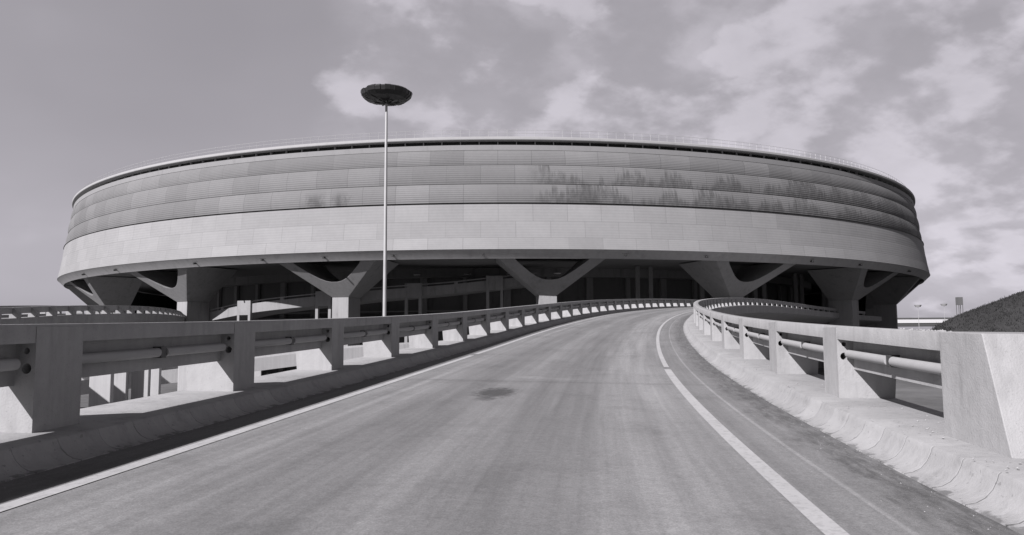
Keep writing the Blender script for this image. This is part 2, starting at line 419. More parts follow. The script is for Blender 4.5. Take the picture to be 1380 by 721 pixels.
def sweep(path, prof, s0, s1, step=1.0, closed=True, name='x', mat=None, parent=None, smooth=True, angle=35, uvprof=None):
    n = max(2, int(math.ceil((s1 - s0) / step))); m = len(prof); mb = MB(); vs = []
    ss = [s0 + (s1 - s0) * i / n for i in range(n + 1)]
    acc = [0]
    for a, b in zip(prof, prof[1:] + [prof[0]]): acc.append(acc[-1] + math.hypot(b[0] - a[0], b[1] - a[1]))
    if uvprof: acc = uvprof
    for s in ss:
        for u, h in prof: vs.append(path.at(s, u, h))
    fs, uv = [], []
    for i in range(n):
        for j in range(m if closed else m - 1):
            k = (j + 1) % m
            fs.append((i * m + j, i * m + k, (i + 1) * m + k, (i + 1) * m + j))
            uv.append(((ss[i], acc[j]), (ss[i], acc[j + 1]), (ss[i + 1], acc[j + 1]), (ss[i + 1], acc[j])))
    if closed:
        fs.append(tuple(range(m))); uv.append(tuple((0, 0) for _ in range(m)))
        fs.append(tuple(n * m + j for j in range(m))); uv.append(tuple((0, 0) for _ in range(m)))
    mb.add(vs, fs, uv)
    return mb.build(name, mat, parent, smooth, angle=angle, fix=closed)

# parapet section, ramp units: u outward from the inner face, h above the road
BASE, TOPH = .33, 1.51
def pier_mesh(side, wide=1.0):
    """fin shaped pier with two bored holes; local x = outward*side, y = along, z = up; metres; origin on the road level at the far edge"""
    out = [(-.008, BASE - .13), (-.008, TOPH - .045), (.34, TOPH - .045), (.36 + .55 * wide, .80), (.36 + .50 * wide, BASE - .13)]
    holes = []
    for cu, ch, r in ((.105, 1.185, .038), (.10, .985, .062)):
        holes.append([(cu + r * math.cos(2 * pi * i / 14), ch + r * math.sin(2 * pi * i / 14)) for i in range(14)])
    loops = [out] + holes
    tri = tessellate_polygon([[Vector((a, b, 0)) for a, b in lp] for lp in loops])
    flat = [p for lp in loops for p in lp]; n = len(flat); th = .78
    vs = [(side * u * K, 0, h * K) for u, h in flat] + [(side * u * K, -th * K, h * K) for u, h in flat]
    fs = [tuple(t) for t in tri] + [tuple(i + n for i in reversed(t)) for t in tri]
    b = 0
    for lp in loops:
        c = len(lp)
        for i in range(c): fs.append((b + i, b + (i + 1) % c, b + (i + 1) % c + n, b + i + n))
        b += c
    mb = MB(); mb.add(vs, fs); return mb
def frame(path, s, u, h=0):
    x, y, z, ph, bk = path.par(s); p = path.at(s, u, h)
    return Matrix.Translation(p) @ Matrix.Rotation(-ph, 4, 'Z')

def tube_mb(path, side, ub, sa, sb):
    """two tube segments with a clamp between, inside one bay, in world coordinates"""
    mb = MB(); mid = (sa + sb) / 2
    for a, b in ((sa + .04, mid - .09), (mid + .09, sb - .10)):
        mb.tube(path.at(a, side * (ub + .15), 1.055), path.at(b, side * (ub + .15), 1.055), .07 * K, n=12)
    return mb
def parapet(path, side, ub, s0, s1, first, sp, name, label, cat='parapet', group=None, holes=True, end_pier=None, tubes=True, far_narrow=None):
    root = empty(name, path.at(s0, side * ub, 0)); tag(root, label, cat, group)
    inv = Matrix.Translation(-root.location)
    def adopt(o): o.parent = root; o.matrix_parent_inverse = Matrix.Translation(-root.location); return o
    sg = side
    beam = [(sg * (ub + u), h) for u, h in ((0, 1.29), (0, TOPH - .015), (.015, TOPH), (.31, TOPH - .006), (.325, TOPH - .02), (.325, 1.29))]
    adopt(sweep(path, beam, s0, s1, 1.0, True, 'top_rail', M['parapet'], angle=50))
    plate = [(sg * (ub + u), h) for u, h in ((.245, .80), (.245, 1.31), (.318, 1.31), (.318, .80))]
    adopt(sweep(path, plate, s0 + .05, s1 - .05, 1.0, True, 'guard_panel', M['parapet'], angle=50))
    pm = pier_mesh(sg); proto = None; tubeparts = 0
    s = first; ends = []
    while s <= s1: ends.append(s); s += sp
    protos = {}
    for i, s in enumerate(ends):
        if end_pier and i == 0: continue
        if s - .78 < s0 - .3: continue
        key = far_narrow is not None and s > far_narrow
        if key not in protos:
            o = protos[key] = (pier_mesh(sg, .12) if key else pm).build('pier', M['parapet'], None, False)
        else:
            o = protos[key].copy(); COL.objects.link(o)
        adopt(o); o.matrix_basis = frame(path, s, sg * ub)
    if tubes:
        prev = ends[0]
        spans = []
        if not end_pier and ends[0] - .78 > s0 + 1: spans.append((s0, ends[0] - .78))
        for a, b in zip(ends, ends[1:]): spans.append((a, b - .78))
        for a, b in spans[:98]:
            t = tube_mb(path, sg, ub, a, b).build('rail_tube', M['tube'], None, True, angle=60); adopt(t)
            if b < 75:
                m2 = (a + b) / 2; c = MB(); q = path.at(m2, sg * (ub + .175), 1.055); c.box(q, (.14 * K, .13 * K, .17 * K), -path.par(m2)[3])
                cl = c.build('clamp', M['clamp'], None); cl.parent = t
    if end_pier: adopt(end_pier(path, sg, ub, ends[0]))
    return root

def kerb(path, side, uf, s0, s1, name='kerb', parent=None, drop=0):
    """round-nosed kerb and the ledge that carries the parapet, down to the slab edge"""
    pr = [(-.02, -.03), (.0, .012), (.09, .03), (.17, .075), (.235, .15), (.275, .23), (.292, .285), (.315, .305), (.70, .33), (1.61, .335), (1.65, .31), (1.66, -.97), (1.30, -.99)]
    pr = [(u, h - drop * max(0, min(1, h / .28)) if h > -.5 else h) for u, h in pr]
    prof = [(side * (uf + u), h) for u, h in pr]
    uvp = [0, .04, .12, .22, .32, .42, .46, .5, 1, 2, 2.1, 3.5, 4, 5]
    o = sweep(path, prof, s0, s1, .5, True, name, M['kerb'], None, True, 40, uvprof=uvp)
    return o

# ------------------------------------------------------------------ main ramp
W2, KL, KR, PL, PR, SP = 6.769803 / 2, .741122, 1.445899, .690832, .717809, 4.590368
MP = main_path()
S_END = 245
def strip(path, cols, s0, s1, step, name, mat, parent=None, lift=0):
    n = int(math.ceil((s1 - s0) / step)); mb = MB(); m = len(cols); vs = []; ss = [s0 + (s1 - s0) * i / n for i in range(n + 1)]
    for s in ss:
        for u in cols: vs.append(path.at(s, u, lift))
    fs = []; uv = []
    for i in range(n):
        for j in range(m - 1):
            fs.append((i * m + j, i * m + j + 1, (i + 1) * m + j + 1, (i + 1) * m + j))
            uv.append(((cols[j], ss[i]), (cols[j + 1], ss[i]), (cols[j + 1], ss[i + 1]), (cols[j], ss[i + 1])))
    mb.add(vs, fs, uv); return mb.build(name, mat, parent, True, fix=False)
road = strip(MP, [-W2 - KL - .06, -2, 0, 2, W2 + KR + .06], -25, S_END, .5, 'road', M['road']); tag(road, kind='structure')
def line(u, w, s0, s1): return strip(MP, [u - w / 2, u + w / 2], s0, s1, .5, 'edge_line', M['paint'], road, .007)
line(-W2, .18, -25, 26.6); line(-W2, .19, 27.3, 205)
line(W2, .19, -25, 22.2); line(W2 + .01, .15, 22.9, 205)

slab = empty('ramp_viaduct', (0, 0, EYE + K * -3)); tag(slab, 'curving raised concrete ramp deck that carries the road in the foreground towards the round building', 'ramp deck')
def adopt_to(root, o): o.parent = root; o.matrix_parent_inverse = Matrix.Translation(-root.location); return o
def girder(path, root, ul, ur, s0, s1):
    e = 1.60
    prof = [(-ul - e + .02, -.90), (-ul - e + .35, -1.15), (-ul - .2, -1.5), (-ul * .55, -2.15), (-ul * .45, -2.3), (ur * .45, -2.3), (ur * .55, -2.15), (ur + .2, -1.5), (ur + e - .35, -1.15), (ur + e - .02, -.90), (ur + e - .1, -.05), (-ul - e + .1, -.05)]
    adopt_to(root, sweep(path, prof, s0, s1, 2.0, True, 'box_girder', M['deck'], None, True, 25))
girder(MP, slab, W2 + KL, W2 + KR, -25, S_END)
adopt_to(slab, kerb(MP, -1, W2 + KL, -25, S_END, drop=.058)); adopt_to(slab, kerb(MP, 1, W2 + KR, -25, S_END))
for s in (20, 60, 100, 140, 180, 220):
    x, y, z, ph, bk = MP.par(s); p = MP.at(s, 0, -2.25)
    mb = MB(); mb.box((p.x, p.y, p.z / 2), (2.2, 1.0, p.z), -ph); adopt_to(slab, mb.build('support_column', M['deck'], None, bevel=.04))

def end_pier(path, sg, ub, s):
    """solid battered end block, wider at its foot towards the viewer"""
    A = [(s, 0), (s - .90, 0)]
    vs = []
    for h, near in ((BASE - .08, 1.42), (TOPH + .004, .97)):
        for u in (-.012, 2.3):
            for t in (0, near): vs.append(path.at(s - t, sg * (ub + u), h))
    fs = [(0, 1, 3, 2), (4, 6, 7, 5), (0, 4, 5, 1), (2, 3, 7, 6), (0, 2, 6, 4), (1, 5, 7, 3)]
    mb = MB(); mb.add(vs, fs); return mb.build('end_block', M['parapet'], None, bevel=.006)
parapet(MP, -1, W2 + KL + PL, -12, 235, 8.774334 - 4 * SP, SP, 'parapet_wall', 'shaded concrete parapet with open bays along the left side of the foreground road', group='open concrete parapets of the foreground ramp')
parapet(MP, 1, W2 + KR + PR, 9.1, 235, 9.222916, SP, 'parapet_wall', 'brightly sunlit concrete parapet with open bays along the right side of the foreground road', group='open concrete parapets of the foreground ramp', end_pier=end_pier, far_narrow=48)

# ------------------------------------------------------------------ the round building
BC = Vector((187.8 * math.sin(-.0185), 187.8 * math.cos(-.0185), 0)); A0 = math.atan2(BC.x, BC.y); DD = BC.length
def ring(theta, r, h):
    """theta 0 faces the camera, positive to the right"""
    a = A0 - theta
    return Vector((BC.x - r * math.sin(a), BC.y - r * math.cos(a), h))
def hf(py, r):
    y = DD - r; return EYE + y * math.tan(PITCH + math.atan((360.5 - py) / F))
bld = empty('round_terminal_building', (BC.x, BC.y, 0)); tag(bld, 'huge round concrete terminal ring raised on V-shaped piers behind the curving road', 'building')
def bpart(o, parent=None):
    o.parent = parent or bld; o.matrix_parent_inverse = Matrix.Translation(-bld.location); return o
PANEL = 4.42 / 95
def ringband(name, prof, mat, v0=None, n=360, smooth=True, closed=False, angle=20):
    """prof: list of (r,h[,v])"""
    mb = MB(); m = len(prof); vs = []
    for i in range(n):
        th = -pi + 2 * pi * i / n
        for p in prof: vs.append(ring(th, p[0], p[1]))
    fs = []; uv = []
    for i in range(n):
        k = (i + 1) % n; ua = (-pi + 2 * pi * i / n) / PANEL; ub = (-pi + 2 * pi * (i + 1) / n) / PANEL
        for j in range(m if closed else m - 1):
            l = (j + 1) % m
            fs.append((i * m + j, k * m + j, k * m + l, i * m + l))
            a = prof[j][2] if len(prof[j]) > 2 else 0; b = prof[l][2] if len(prof[l]) > 2 else 0
            uv.append(((ua, a), (ub, a), (ub, b), (ua, b)))
    mb.add(vs, fs, uv); return bpart(mb.build(name, mat, None, smooth, fix=closed, angle=angle))

Hgap0, Hcop, Hb1, Hb2, Hb3, Hgr = hf(188.6, 94), hf(195.3, 94), hf(202, 94.1), hf(221.7, 94.5), hf(247.3, 94.9), hf(274, 95.1)
rows_up = [(Hgr + .10, Hb3 - .0, 95.05, 94.75), (Hb3, Hb2, 94.80, 94.42), (Hb2, Hb1, 94.45, 94.05)]
for ri, (h0, h1, r0, r1) in enumerate(rows_up):
    prof = []
    nn = 10
    for j in range(nn + 1):
        t = j / nn; bul = .20 * math.sin(pi * min(1, t * 1.0)) ** .8 if 0 < t < 1 else 0
        prof.append((r0 + (r1 - r0) * t + bul - .10, h0 + (h1 - h0) * t, ri + .002 + .996 * t))
    ringband('upper_cladding', prof, M['clad_up'], n=480, angle=12)
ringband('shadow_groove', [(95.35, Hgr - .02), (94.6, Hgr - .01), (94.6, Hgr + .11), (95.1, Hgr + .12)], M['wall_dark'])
Hl1, Hl2, Hlow, Hfas = hf(298, 95.4), hf(320, 95.8), hf(335.7, 96.1), hf(348.3, 95.0)
lows = [(Hlow, Hl2, 96.10, 95.82, 0), (Hl2, Hl1, 95.82, 95.50, 1), (Hl1, Hgr, 95.50, 95.22, 2)]
for h0, h1, r0, r1, ri in lows:
    ringband('lower_cladding', [(r0 - .02, h0, ri), (r0 + (r1 - r0) * .5, (h0 + h1) / 2, ri + .5), (r1, h1, ri + .998), (r1 - .02 if ri < 2 else r1, h1, ri + .999)], M['clad_low'], n=480)
ringband('coping', [(93.97, Hb1), (94.0, Hb1 + .02), (94.04, Hcop), (93.2, Hcop + .01)], M['coping'])
ringband('clerestory', [(93.2, Hcop), (93.15, Hgap0 + .25)], M['glass'])
Hroof = hf(183.6, 94.2)
ringband('roof_slab', [(93.0, Hgap0 - .02), (94.25, Hgap0 - .02), (94.30, Hgap0 + .06), (94.30, Hroof - .12), (94.1, Hroof), (92.2, Hroof + .30), (70, Hroof + .35), (70, Hroof - .6), (93.0, Hroof - .6)], M['roof'], closed=True, angle=30)
mb = MB()
for i in range(0, 480, 2):
    th = 2 * pi * i / 480; a = ring(th, 93.35, (Hgap0 - .02 + Hcop) / 2); mb.box(a, (.10, .3, Hgap0 - Hcop), th)
o = bpart(mb.build('mullions', M['roof'])); tag(o, kind='stuff')
mb = MB(); hr = Hroof + .1
for i in range(480):
    t0 = 2 * pi * i / 480; t1 = 2 * pi * (i + 1) / 480
    for hh in (1.0, .55): mb.tube(ring(t0, 93.3, hr + hh), ring(t1, 93.3, hr + hh), .022, n=4, caps=False)
    mb.tube(ring(t0, 93.3, hr - .1), ring(t0, 93.3, hr + 1.0), .022, n=4, caps=False)
o = bpart(mb.build('roof_railing', M['rail']))
ringband('fascia', [(95.02, Hfas), (96.06, Hlow - .02), (96.12, Hlow + .015)], M['fascia'])
Hsof = Hfas + .05
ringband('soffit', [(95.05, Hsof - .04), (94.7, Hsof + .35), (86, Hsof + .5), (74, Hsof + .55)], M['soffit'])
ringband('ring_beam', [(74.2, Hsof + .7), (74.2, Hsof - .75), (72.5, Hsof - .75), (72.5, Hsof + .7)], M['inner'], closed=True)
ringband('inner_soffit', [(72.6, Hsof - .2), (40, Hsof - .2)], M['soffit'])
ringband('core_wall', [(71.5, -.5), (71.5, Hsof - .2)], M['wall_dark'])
ringband('inner_wall', [(70.5, Hroof - .5), (70.5, Hsof - .2)], M['clad_low'])
mb = MB()
for i in range(60):
    t0, t1 = R(66) + R(228) * i / 60, R(66) + R(228) * (i + 1) / 60
    mb.add([ring(t0, 84.5, -.5), ring(t1, 84.5, -.5), ring(t1, 84.5, Hsof + .3), ring(t0, 84.5, Hsof + .3), ring(t0, 84.1, -.5), ring(t1, 84.1, -.5), ring(t1, 84.1, Hsof + .3), ring(t0, 84.1, Hsof + .3)], [(0, 1, 2, 3), (7, 6, 5, 4)])
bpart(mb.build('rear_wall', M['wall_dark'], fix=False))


# V piers
Hs0, Hsad, Htop = hf(398.5, 89), hf(377.5, 91), Hsof + .30
def rout(h): t = (h - Hs0) / (Htop - Hs0); return 90.2 + (94.8 - 90.2) * t
def rin(h): t = (h - Hs0) / (Htop - Hs0); return 86.3 + (85.6 - 86.3) * t
hv = [(-1.22, Hs0), (1.22, Hs0), (7.35, Htop), (5.0, Htop)]
dh = Htop - Hsad
inn = [(5.15, 0), (4.45, .24), (3.6, .46), (2.75, .67), (1.95, .84), (1.15, .955), (.4, 1.0)]
prof = [(-1.22, Hs0), (-7.35, Htop)] + [(-t, Htop - f * dh) for t, f in inn] + [(t, Htop - f * dh) for t, f in inn[::-1]] + [(7.35, Htop), (1.22, Hs0)]
def pier_head():
    mb = MB(); n = len(prof)
    tri = tessellate_polygon([[Vector((a, b, 0)) for a, b in prof]])
    # local: x = tangent (to the right seen from outside), y = radial inward, z = up ; origin on the axis of the ring
    vs = [(t, -rout(h), h) for t, h in prof] + [(t * (rin(h) / rout(h)), -rin(h), h) for t, h in prof]
    fs = [tuple(t) for t in tri] + [tuple(i + n for i in reversed(t)) for t in tri] + [(i, (i + 1) % n, (i + 1) % n + n, i + n) for i in range(n)]
    mb.add(vs, fs); return mb
def shaft():
    mb = MB(); vs = []
    for h in (-.3, Hs0 - .01):
        for t, r in ((-1.20, -90.17), (1.20, -90.17), (1.16, -86.25), (-1.16, -86.25)): vs.append((t, r, h))
    mb.add(vs, [(3, 2, 1, 0), (4, 5, 6, 7), (0, 1, 5, 4), (1, 2, 6, 5), (2, 3, 7, 6), (3, 0, 4, 7)]); return mb
ph0 = ps0 = None
for i in range(20):
    th = R(4.2) + i * 2 * pi / 20
    a = A0 - th
    Mx = Matrix.Translation(BC) @ Matrix.Rotation(-a, 4, 'Z')
    if ph0 is None:
        ph0 = pier_head().build('pier', M['pier_head'], None, bevel=.05); ps0 = shaft().build('shaft', M['pier'], None, bevel=.05); h_, s_ = ph0, ps0
    else:
        h_ = ph0.copy(); s_ = ps0.copy(); COL.objects.link(h_); COL.objects.link(s_)
    h_.parent = bld; h_.matrix_parent_inverse = Matrix.Identity(4); h_.location = (0, 0, 0); h_.rotation_euler = (0, 0, -a)
    s_.parent = h_; s_.matrix_parent_inverse = Matrix.Identity(4); s_.location = (0, 0, 0); s_.rotation_euler = (0, 0, 0)

# drain spouts
def theta_of(px, r):
    lo, hi = -1.0, 1.0
    f = lambda t: (lambda p: 690 + F * p.x / (p.y * math.cos(PITCH) + (p.z - EYE) * math.sin(PITCH)))(ring(t, r, EYE + 9))
    for _ in range(50):
        m = (lo + hi) / 2
        if f(m) < px: lo = m
        else: hi = m
    return (lo + hi) / 2
for px in (113, 156, 263, 354, 437, 530, 651, 843, 952, 1094, 1159, 1225):
    th = theta_of(px, 95.6); hh = Hlow + (Hfas - Hlow) * .42
    a = ring(th, 95.45, hh); b = ring(th, 96.45, hh - .12); mb = MB()
    mb.tube(ring(th, 95.2, hh - .1), ring(th, 95.95, hh - .25), .13, n=8)
    mb.box(ring(th, 95.55, hh + .12), (.95, .25, .2), -(A0 - th))
    o = bpart(mb.build('drain_spout', M['spout']))
# ceiling lamps under the ring
for px, py in ((377, 371), (735, 370), (536, 383), (620, 386), (681, 377), (700, 397), (690, 391), (768, 401)):
    y = 112; th = theta_of(px, 84); p = ring(th, 70 + (px % 7), Hsof - .3)
    mb = MB(); mb.lathe([(.01, -.12), (.55, -.12), (.6, 0), (.01, 0)], 14, (p.x, p.y, p.z)); bpart(mb.build('ceiling_lamp', M['lightdisc']))
for k in range(-9, 14):
    th = R(5.3 * k + 1.1); a = A0 - th
    mb = MB(); p = ring(th, 71.9, (Hsof - .2) / 2); mb.box(p, (.7 if k % 2 else 1.1, .5, Hsof - .25), -a); bpart(mb.build('pilaster', M['inner']))
ringband('gallery', [(73.0, EYE + 2.6), (73.0, EYE + 1.9), (71.4, EYE + 1.9), (71.4, EYE + 2.6)], M['inner'], closed=True)
ringband('gallery_rail', [(73.0, EYE + 3.5), (73.0, EYE + 3.35), (72.85, EYE + 3.35), (72.85, EYE + 3.5)], M['inner'], closed=True)
# inner columns (pairs) on the right, under the ring beam
for k in range(45):
    th = R(-.4) + R(8.1) * k
    if R(60) < th < R(300): continue
    for d in (-.0135, .0135):
        p = ring(th + d, 80.6, 0)
        if th < R(11) or th > R(300): continue
        mb = MB(); mb.box((p.x, p.y, (Hsof + .4) / 2), (.62, .62, Hsof + .4), 0); bpart(mb.build('inner_column', M['inner']))

# inner spiral ramp climbing to the right behind the piers
spiral = empty('inner_ramp', ring(R(-30), 80, 0)); tag(spiral, 'narrow straight-railed concrete ramp climbing to the right behind the V piers, on paired thin posts', 'ramp')
def sp_adopt(o, parent=None):
    o.parent = parent or spiral; o.matrix_parent_inverse = Matrix.Identity(4) if parent else Matrix.Translation(-spiral.location); return o
def sph(th):   # height of the ramp rail top
    t = (math.degrees(th) + 31.5) / 32.0
    return EYE + 3.75 + 4.5 * t
def dR(th):
    t = max(0, min(1, (-4 - math.degrees(th)) / 10)); d = (math.degrees(th) + 23) / 6; return 5.3 * t * t * (3 - 2 * t) + 2.6 * math.exp(-d * d)
def arcband(name, prof, t0, t1, mat, parent=None, n=70, taper=None):
    mb = MB(); m = len(prof); vs = []
    for i in range(n + 1):
        th = t0 + (t1 - t0) * i / n
        for r, h in prof: vs.append(ring(th, r + dR(th), sph(th) + h))
    fs = []
    for i in range(n):
        for j in range(m):
            l = (j + 1) % m; fs.append((i * m + j, (i + 1) * m + j, (i + 1) * m + l, i * m + l))
    fs += [tuple(range(m)), tuple(n * m + j for j in range(m))]
    mb.add(vs, fs); return mb.build(name, mat, None, True, angle=25)
T0, T1 = R(-44), R(4)
sp_adopt(arcband('deck_slab', [(80.4, -1.75), (80.4, -.42), (80.15, -.42), (80.15, -1.25), (74.2, -1.25), (74.2, -1.75)], T0, T1, M['spiral']))
sp_adopt(arcband('hand_rail', [(80.42, -.14), (80.42, 0), (80.2, 0), (80.2, -.14)], T0, T1, M['spiral']))
sp_adopt(arcband('inner_parapet', [(74.4, -1.3), (74.4, -.1), (74.15, -.1), (74.15, -1.3)], T0, T1, M['inner']))
for k in range(-11, 2):
    th = R(-.4) + R(4.05) * k; p = ring(th, 80.3 + dR(th), sph(th) - .28)
    if k % 2: mb = MB(); mb.box(p, (.5, .2, .4), 0); sp_adopt(mb.build('rail_stub', M['spiral']))
for k in range(-5, 1):
    th = R(-.4) + R(8.1) * k; a = A0 - th
    p = ring(th, 80.62 + dR(th), sph(th) - .9)
    mb = MB(); mb.box(p, (2.5, .42, 2.1), -a); fr = sp_adopt(mb.build('support_frame', M['spiral'], None, bevel=.02))
    for sgn in (-1, 1):
        q = ring(th + sgn * 1.02 / (80.6 + dR(th)), 80.62 + dR(th), 0); zt = sph(th) - 1.94; mb = MB(); mb.box((q.x, q.y, zt / 2), (.42, .40, zt), -a); o = mb.build('post', M['spiral']); sp_adopt(o, fr)

mb = MB(); rr = random.Random(11)
def stone(p, r):
    o_ = [Vector((rr.uniform(.6, 1), 0, 0)), Vector((0, rr.uniform(.6, 1), 0)), Vector((-rr.uniform(.6, 1), 0, 0)), Vector((0, -rr.uniform(.6, 1), 0)), Vector((.1, 0, rr.uniform(.4, .8))), Vector((0, 0, -.4))]
    a = rr.random() * 6; ca, sa = math.cos(a), math.sin(a)
    v_ = [p + Vector((q.x * ca - q.y * sa, q.x * sa + q.y * ca, q.z)) * r for q in o_]
    mb.add(v_, [(0, 1, 4), (1, 2, 4), (2, 3, 4), (3, 0, 4), (1, 0, 5), (2, 1, 5), (3, 2, 5), (0, 3, 5)])
for _ in range(900):
    s_ = 7 + 40 * rr.random() ** 1.6; u_ = W2 + KR + .30 + 1.1 * rr.random(); stone(MP.at(s_, u_, .335), .003 + .014 * rr.random() ** 5)
for _ in range(700):
    s_ = -2 + 40 * rr.random(); u_ = W2 + KR - .02 - abs(rr.gauss(0, .22)); stone(MP.at(s_, u_, .0), .002 + .009 * rr.random() ** 5)
for _ in range(500):
    s_ = 2 + 34 * rr.random(); u_ = -W2 - KL + .02 + abs(rr.gauss(0, .1)) ; stone(MP.at(s_, u_, .0), .002 + .009 * rr.random() ** 5)
for _ in range(46):
    s_ = 9.3 + 1.4 * rr.random(); stone(MP.at(s_, W2 + KR + PR + .05 + .2 * rr.random(), TOPH + .0), .006 + .016 * rr.random() ** 2)
o = mb.build('rubble', M['parapet'], fix=False); tag(o, 'small pale stones and crumbled concrete lying along the kerbs and ledges', 'rubble', kind='stuff')

# ------------------------------------------------------------------ adjacent ramp on the left
apts = []
for px, py, y in ((-260, 418, 33), (-120, 415, 40), (0, 414.5, 50), (60, 412.5, 56.5), (122, 411.5, 63.5), (168, 411.8, 71), (204, 413.5, 80), (232, 417, 93), (243, 421, 108), (236, 425, 124)):
    apts.append(pt(px, py, y))
# centre line lies 3 m to the left of the near parapet and 1.51 units below its top
ctr = []
for i, p in enumerate(apts):
    a = apts[max(0, i - 1)]; b = apts[min(len(apts) - 1, i + 1)]; d = (b - a); d.z = 0; d.normalize()
    nrm = Vector((-d.y, d.x, 0)); off = (2.6 + .7) * K + .9
    ctr.append(p + nrm * off - Vector((0, 0, TOPH * K)))
AP = poly_path(ctr); UB = ((2.6 + .7) * K + .9) / K; LA = AP.S[-1]
adj = empty('ramp_viaduct', (ctr[2].x, ctr[2].y, 0)); tag(adj, 'second raised concrete ramp deck curving away beyond the left parapet on rows of pale columns', 'ramp deck')
adopt_to(adj, kerb(AP, -1, UB - .7, 0, LA)); adopt_to(adj, kerb(AP, 1, UB - .7, 0, LA)); girder(AP, adj, UB - .7, UB - .7, 0, LA)
r2 = strip(AP, [-UB + .6, 0, UB - .6], 0, LA, 1, 'road', M['lower_road'], None, .0); tag(r2, kind='structure')
parapet(AP, 1, UB, 0, LA - .5, 2.2, SP, 'parapet_wall', 'dark parapet with bright triangular openings along the near edge of the far left ramp', group='open parapets of the left ramp')
parapet(AP, -1, UB, 0, LA - .5, 2.2, SP, 'parapet_wall', 'far edge parapet of the left ramp, seen through the gaps of the near one', group='open parapets of the left ramp')

# pale pier slabs under that ramp, seen through the first bays
for px, y, w, d in ((137, 50, 1.30, .8), (163, 54, .85, .8), (190, 55, 1.15, .8), (210, 58, .6, .8), (252, 62, 1.3, .9), (280, 66, 1.0, .8), (345, 76, 1.0, .8)):
    p = pt(px, 520, y)
    zt = min(EYE - .9, AP.at(min(AP.S, key=lambda s: (AP.at(s, 0, 0) - Vector((p.x, p.y, 0))).xy.length), 0, -1.6).z)
    mb = MB(); mb.box((p.x, p.y, zt / 2), (w, d, zt), .25); adopt_to(adj, mb.build('support_column', M['pale'], None, bevel=.03))

# low service ramp further behind, sunlit side wall over black shade
lpts = [pt(20, 521, 59), pt(110, 513, 61), pt(240, 497, 64), pt(360, 481, 67.5), pt(470, 469, 71), pt(580, 462, 75), pt(660, 458, 79)]
low = empty('low_ramp', (lpts[2].x, lpts[2].y, 0)); tag(low, 'low ramp with a pale sunlit side wall, glimpsed through the left parapet bays', 'ramp')
LP_ = poly_path([p + Vector((-.47 * 2.9, 2.9 * .88, 0)) for p in lpts])
wprof = [(3.4, -1.3), (3.4, 0), (3.15, 0), (3.15, -.95), (-3.15, -.95), (-3.15, 0), (-3.4, 0), (-3.4, -1.3)]
wprof = [(u / K * .85, h / K * .9) for u, h in wprof]
adopt_to(low, sweep(LP_, wprof, 0, LP_.S[-1], 2, True, 'side_walls_and_deck', M['pale'], None, True, 30))
for s in range(6, int(LP_.S[-1]), 16):
    p = LP_.at(s, 0, -1.5); x, y, z, ph, bk = LP_.par(s); mb = MB(); mb.box((p.x, p.y, (p.z - .2) / 2), (3.5, .5, p.z - .2), -ph); adopt_to(low, mb.build('support_wall', M['inner']))

# ------------------------------------------------------------------ ground, lower road, hill
mb = MB(); q = 3000; nn = 24
mb.add([(-q, -q, 0), (q, -q, 0), (q, q, 0), (-q, q, 0)], [(0, 1, 2, 3)])
g = mb.build('ground', M['ground'], fix=False); tag(g, kind='structure')
# lower road to the right, with a low kerb wall on its far side
def quad(a, b, c, d, z): return [(a[0], a[1], z), (b[0], b[1], z), (c[0], c[1], z), (d[0], d[1], z)]
mb = MB()
A_, B_ = pt(1120, 560, 34), pt(1460, 560, 34)
mb.add([(14, 28, .02), (95, 20, .02), (100, 43, .02), (17, 46.5, .02)], [(0, 1, 2, 3)])
lr = mb.build('lower_road', M['lower_road'], fix=False); tag(lr, kind='structure')
mb = MB(); mb.box((56, 45.2, .35), (86, .5, .7), -.035); w = mb.build('low_wall', M['roof'], None, bevel=.03); tag(w, 'low pale concrete wall beside the lower road, seen through the nearest bay of the right parapet', 'wall')
mb = MB()
nx, ny = 90, 44
HT = [(1205, 0), (1225, 3.2), (1245, 5.4), (1262, 6.9), (1280, 8.1), (1300, 9.2), (1318, 9.9), (1350, 11.1), (1380, 12.3), (1450, 14.4), (1600, 17.0)]
def hillh(x, y):
    px = 690 + F * x / max(y, 1) * .995
    px2 = px + 8 + 9 * math.sin(x * .21) * math.sin(y * .11)
    t = interp(px2, [a[0] for a in HT], [a[1] for a in HT])
    e = max(0, min(1, (y - 94) / 17)); e = e * e * (3 - 2 * e)
    f = 1 - max(0, min(1, (y - 116) / 22)); f = f * f * (3 - 2 * f)
    return t * e * f
rnd = random.Random(3)
vs = []
for j in range(ny + 1):
    for i in range(nx + 1):
        x = 50 + 110 * i / nx; y = 92 + 52 * j / ny
        vs.append((x, y, -.4 + hillh(x, y) + (rnd.random() - .5) * .25))
fs = [(j * (nx + 1) + i, j * (nx + 1) + i + 1, (j + 1) * (nx + 1) + i + 1, (j + 1) * (nx + 1) + i) for j in range(ny) for i in range(nx)]
mb.add(vs, fs); hl = mb.build('hill', M['grass'], None, True, fix=False); tag(hl, kind='structure')
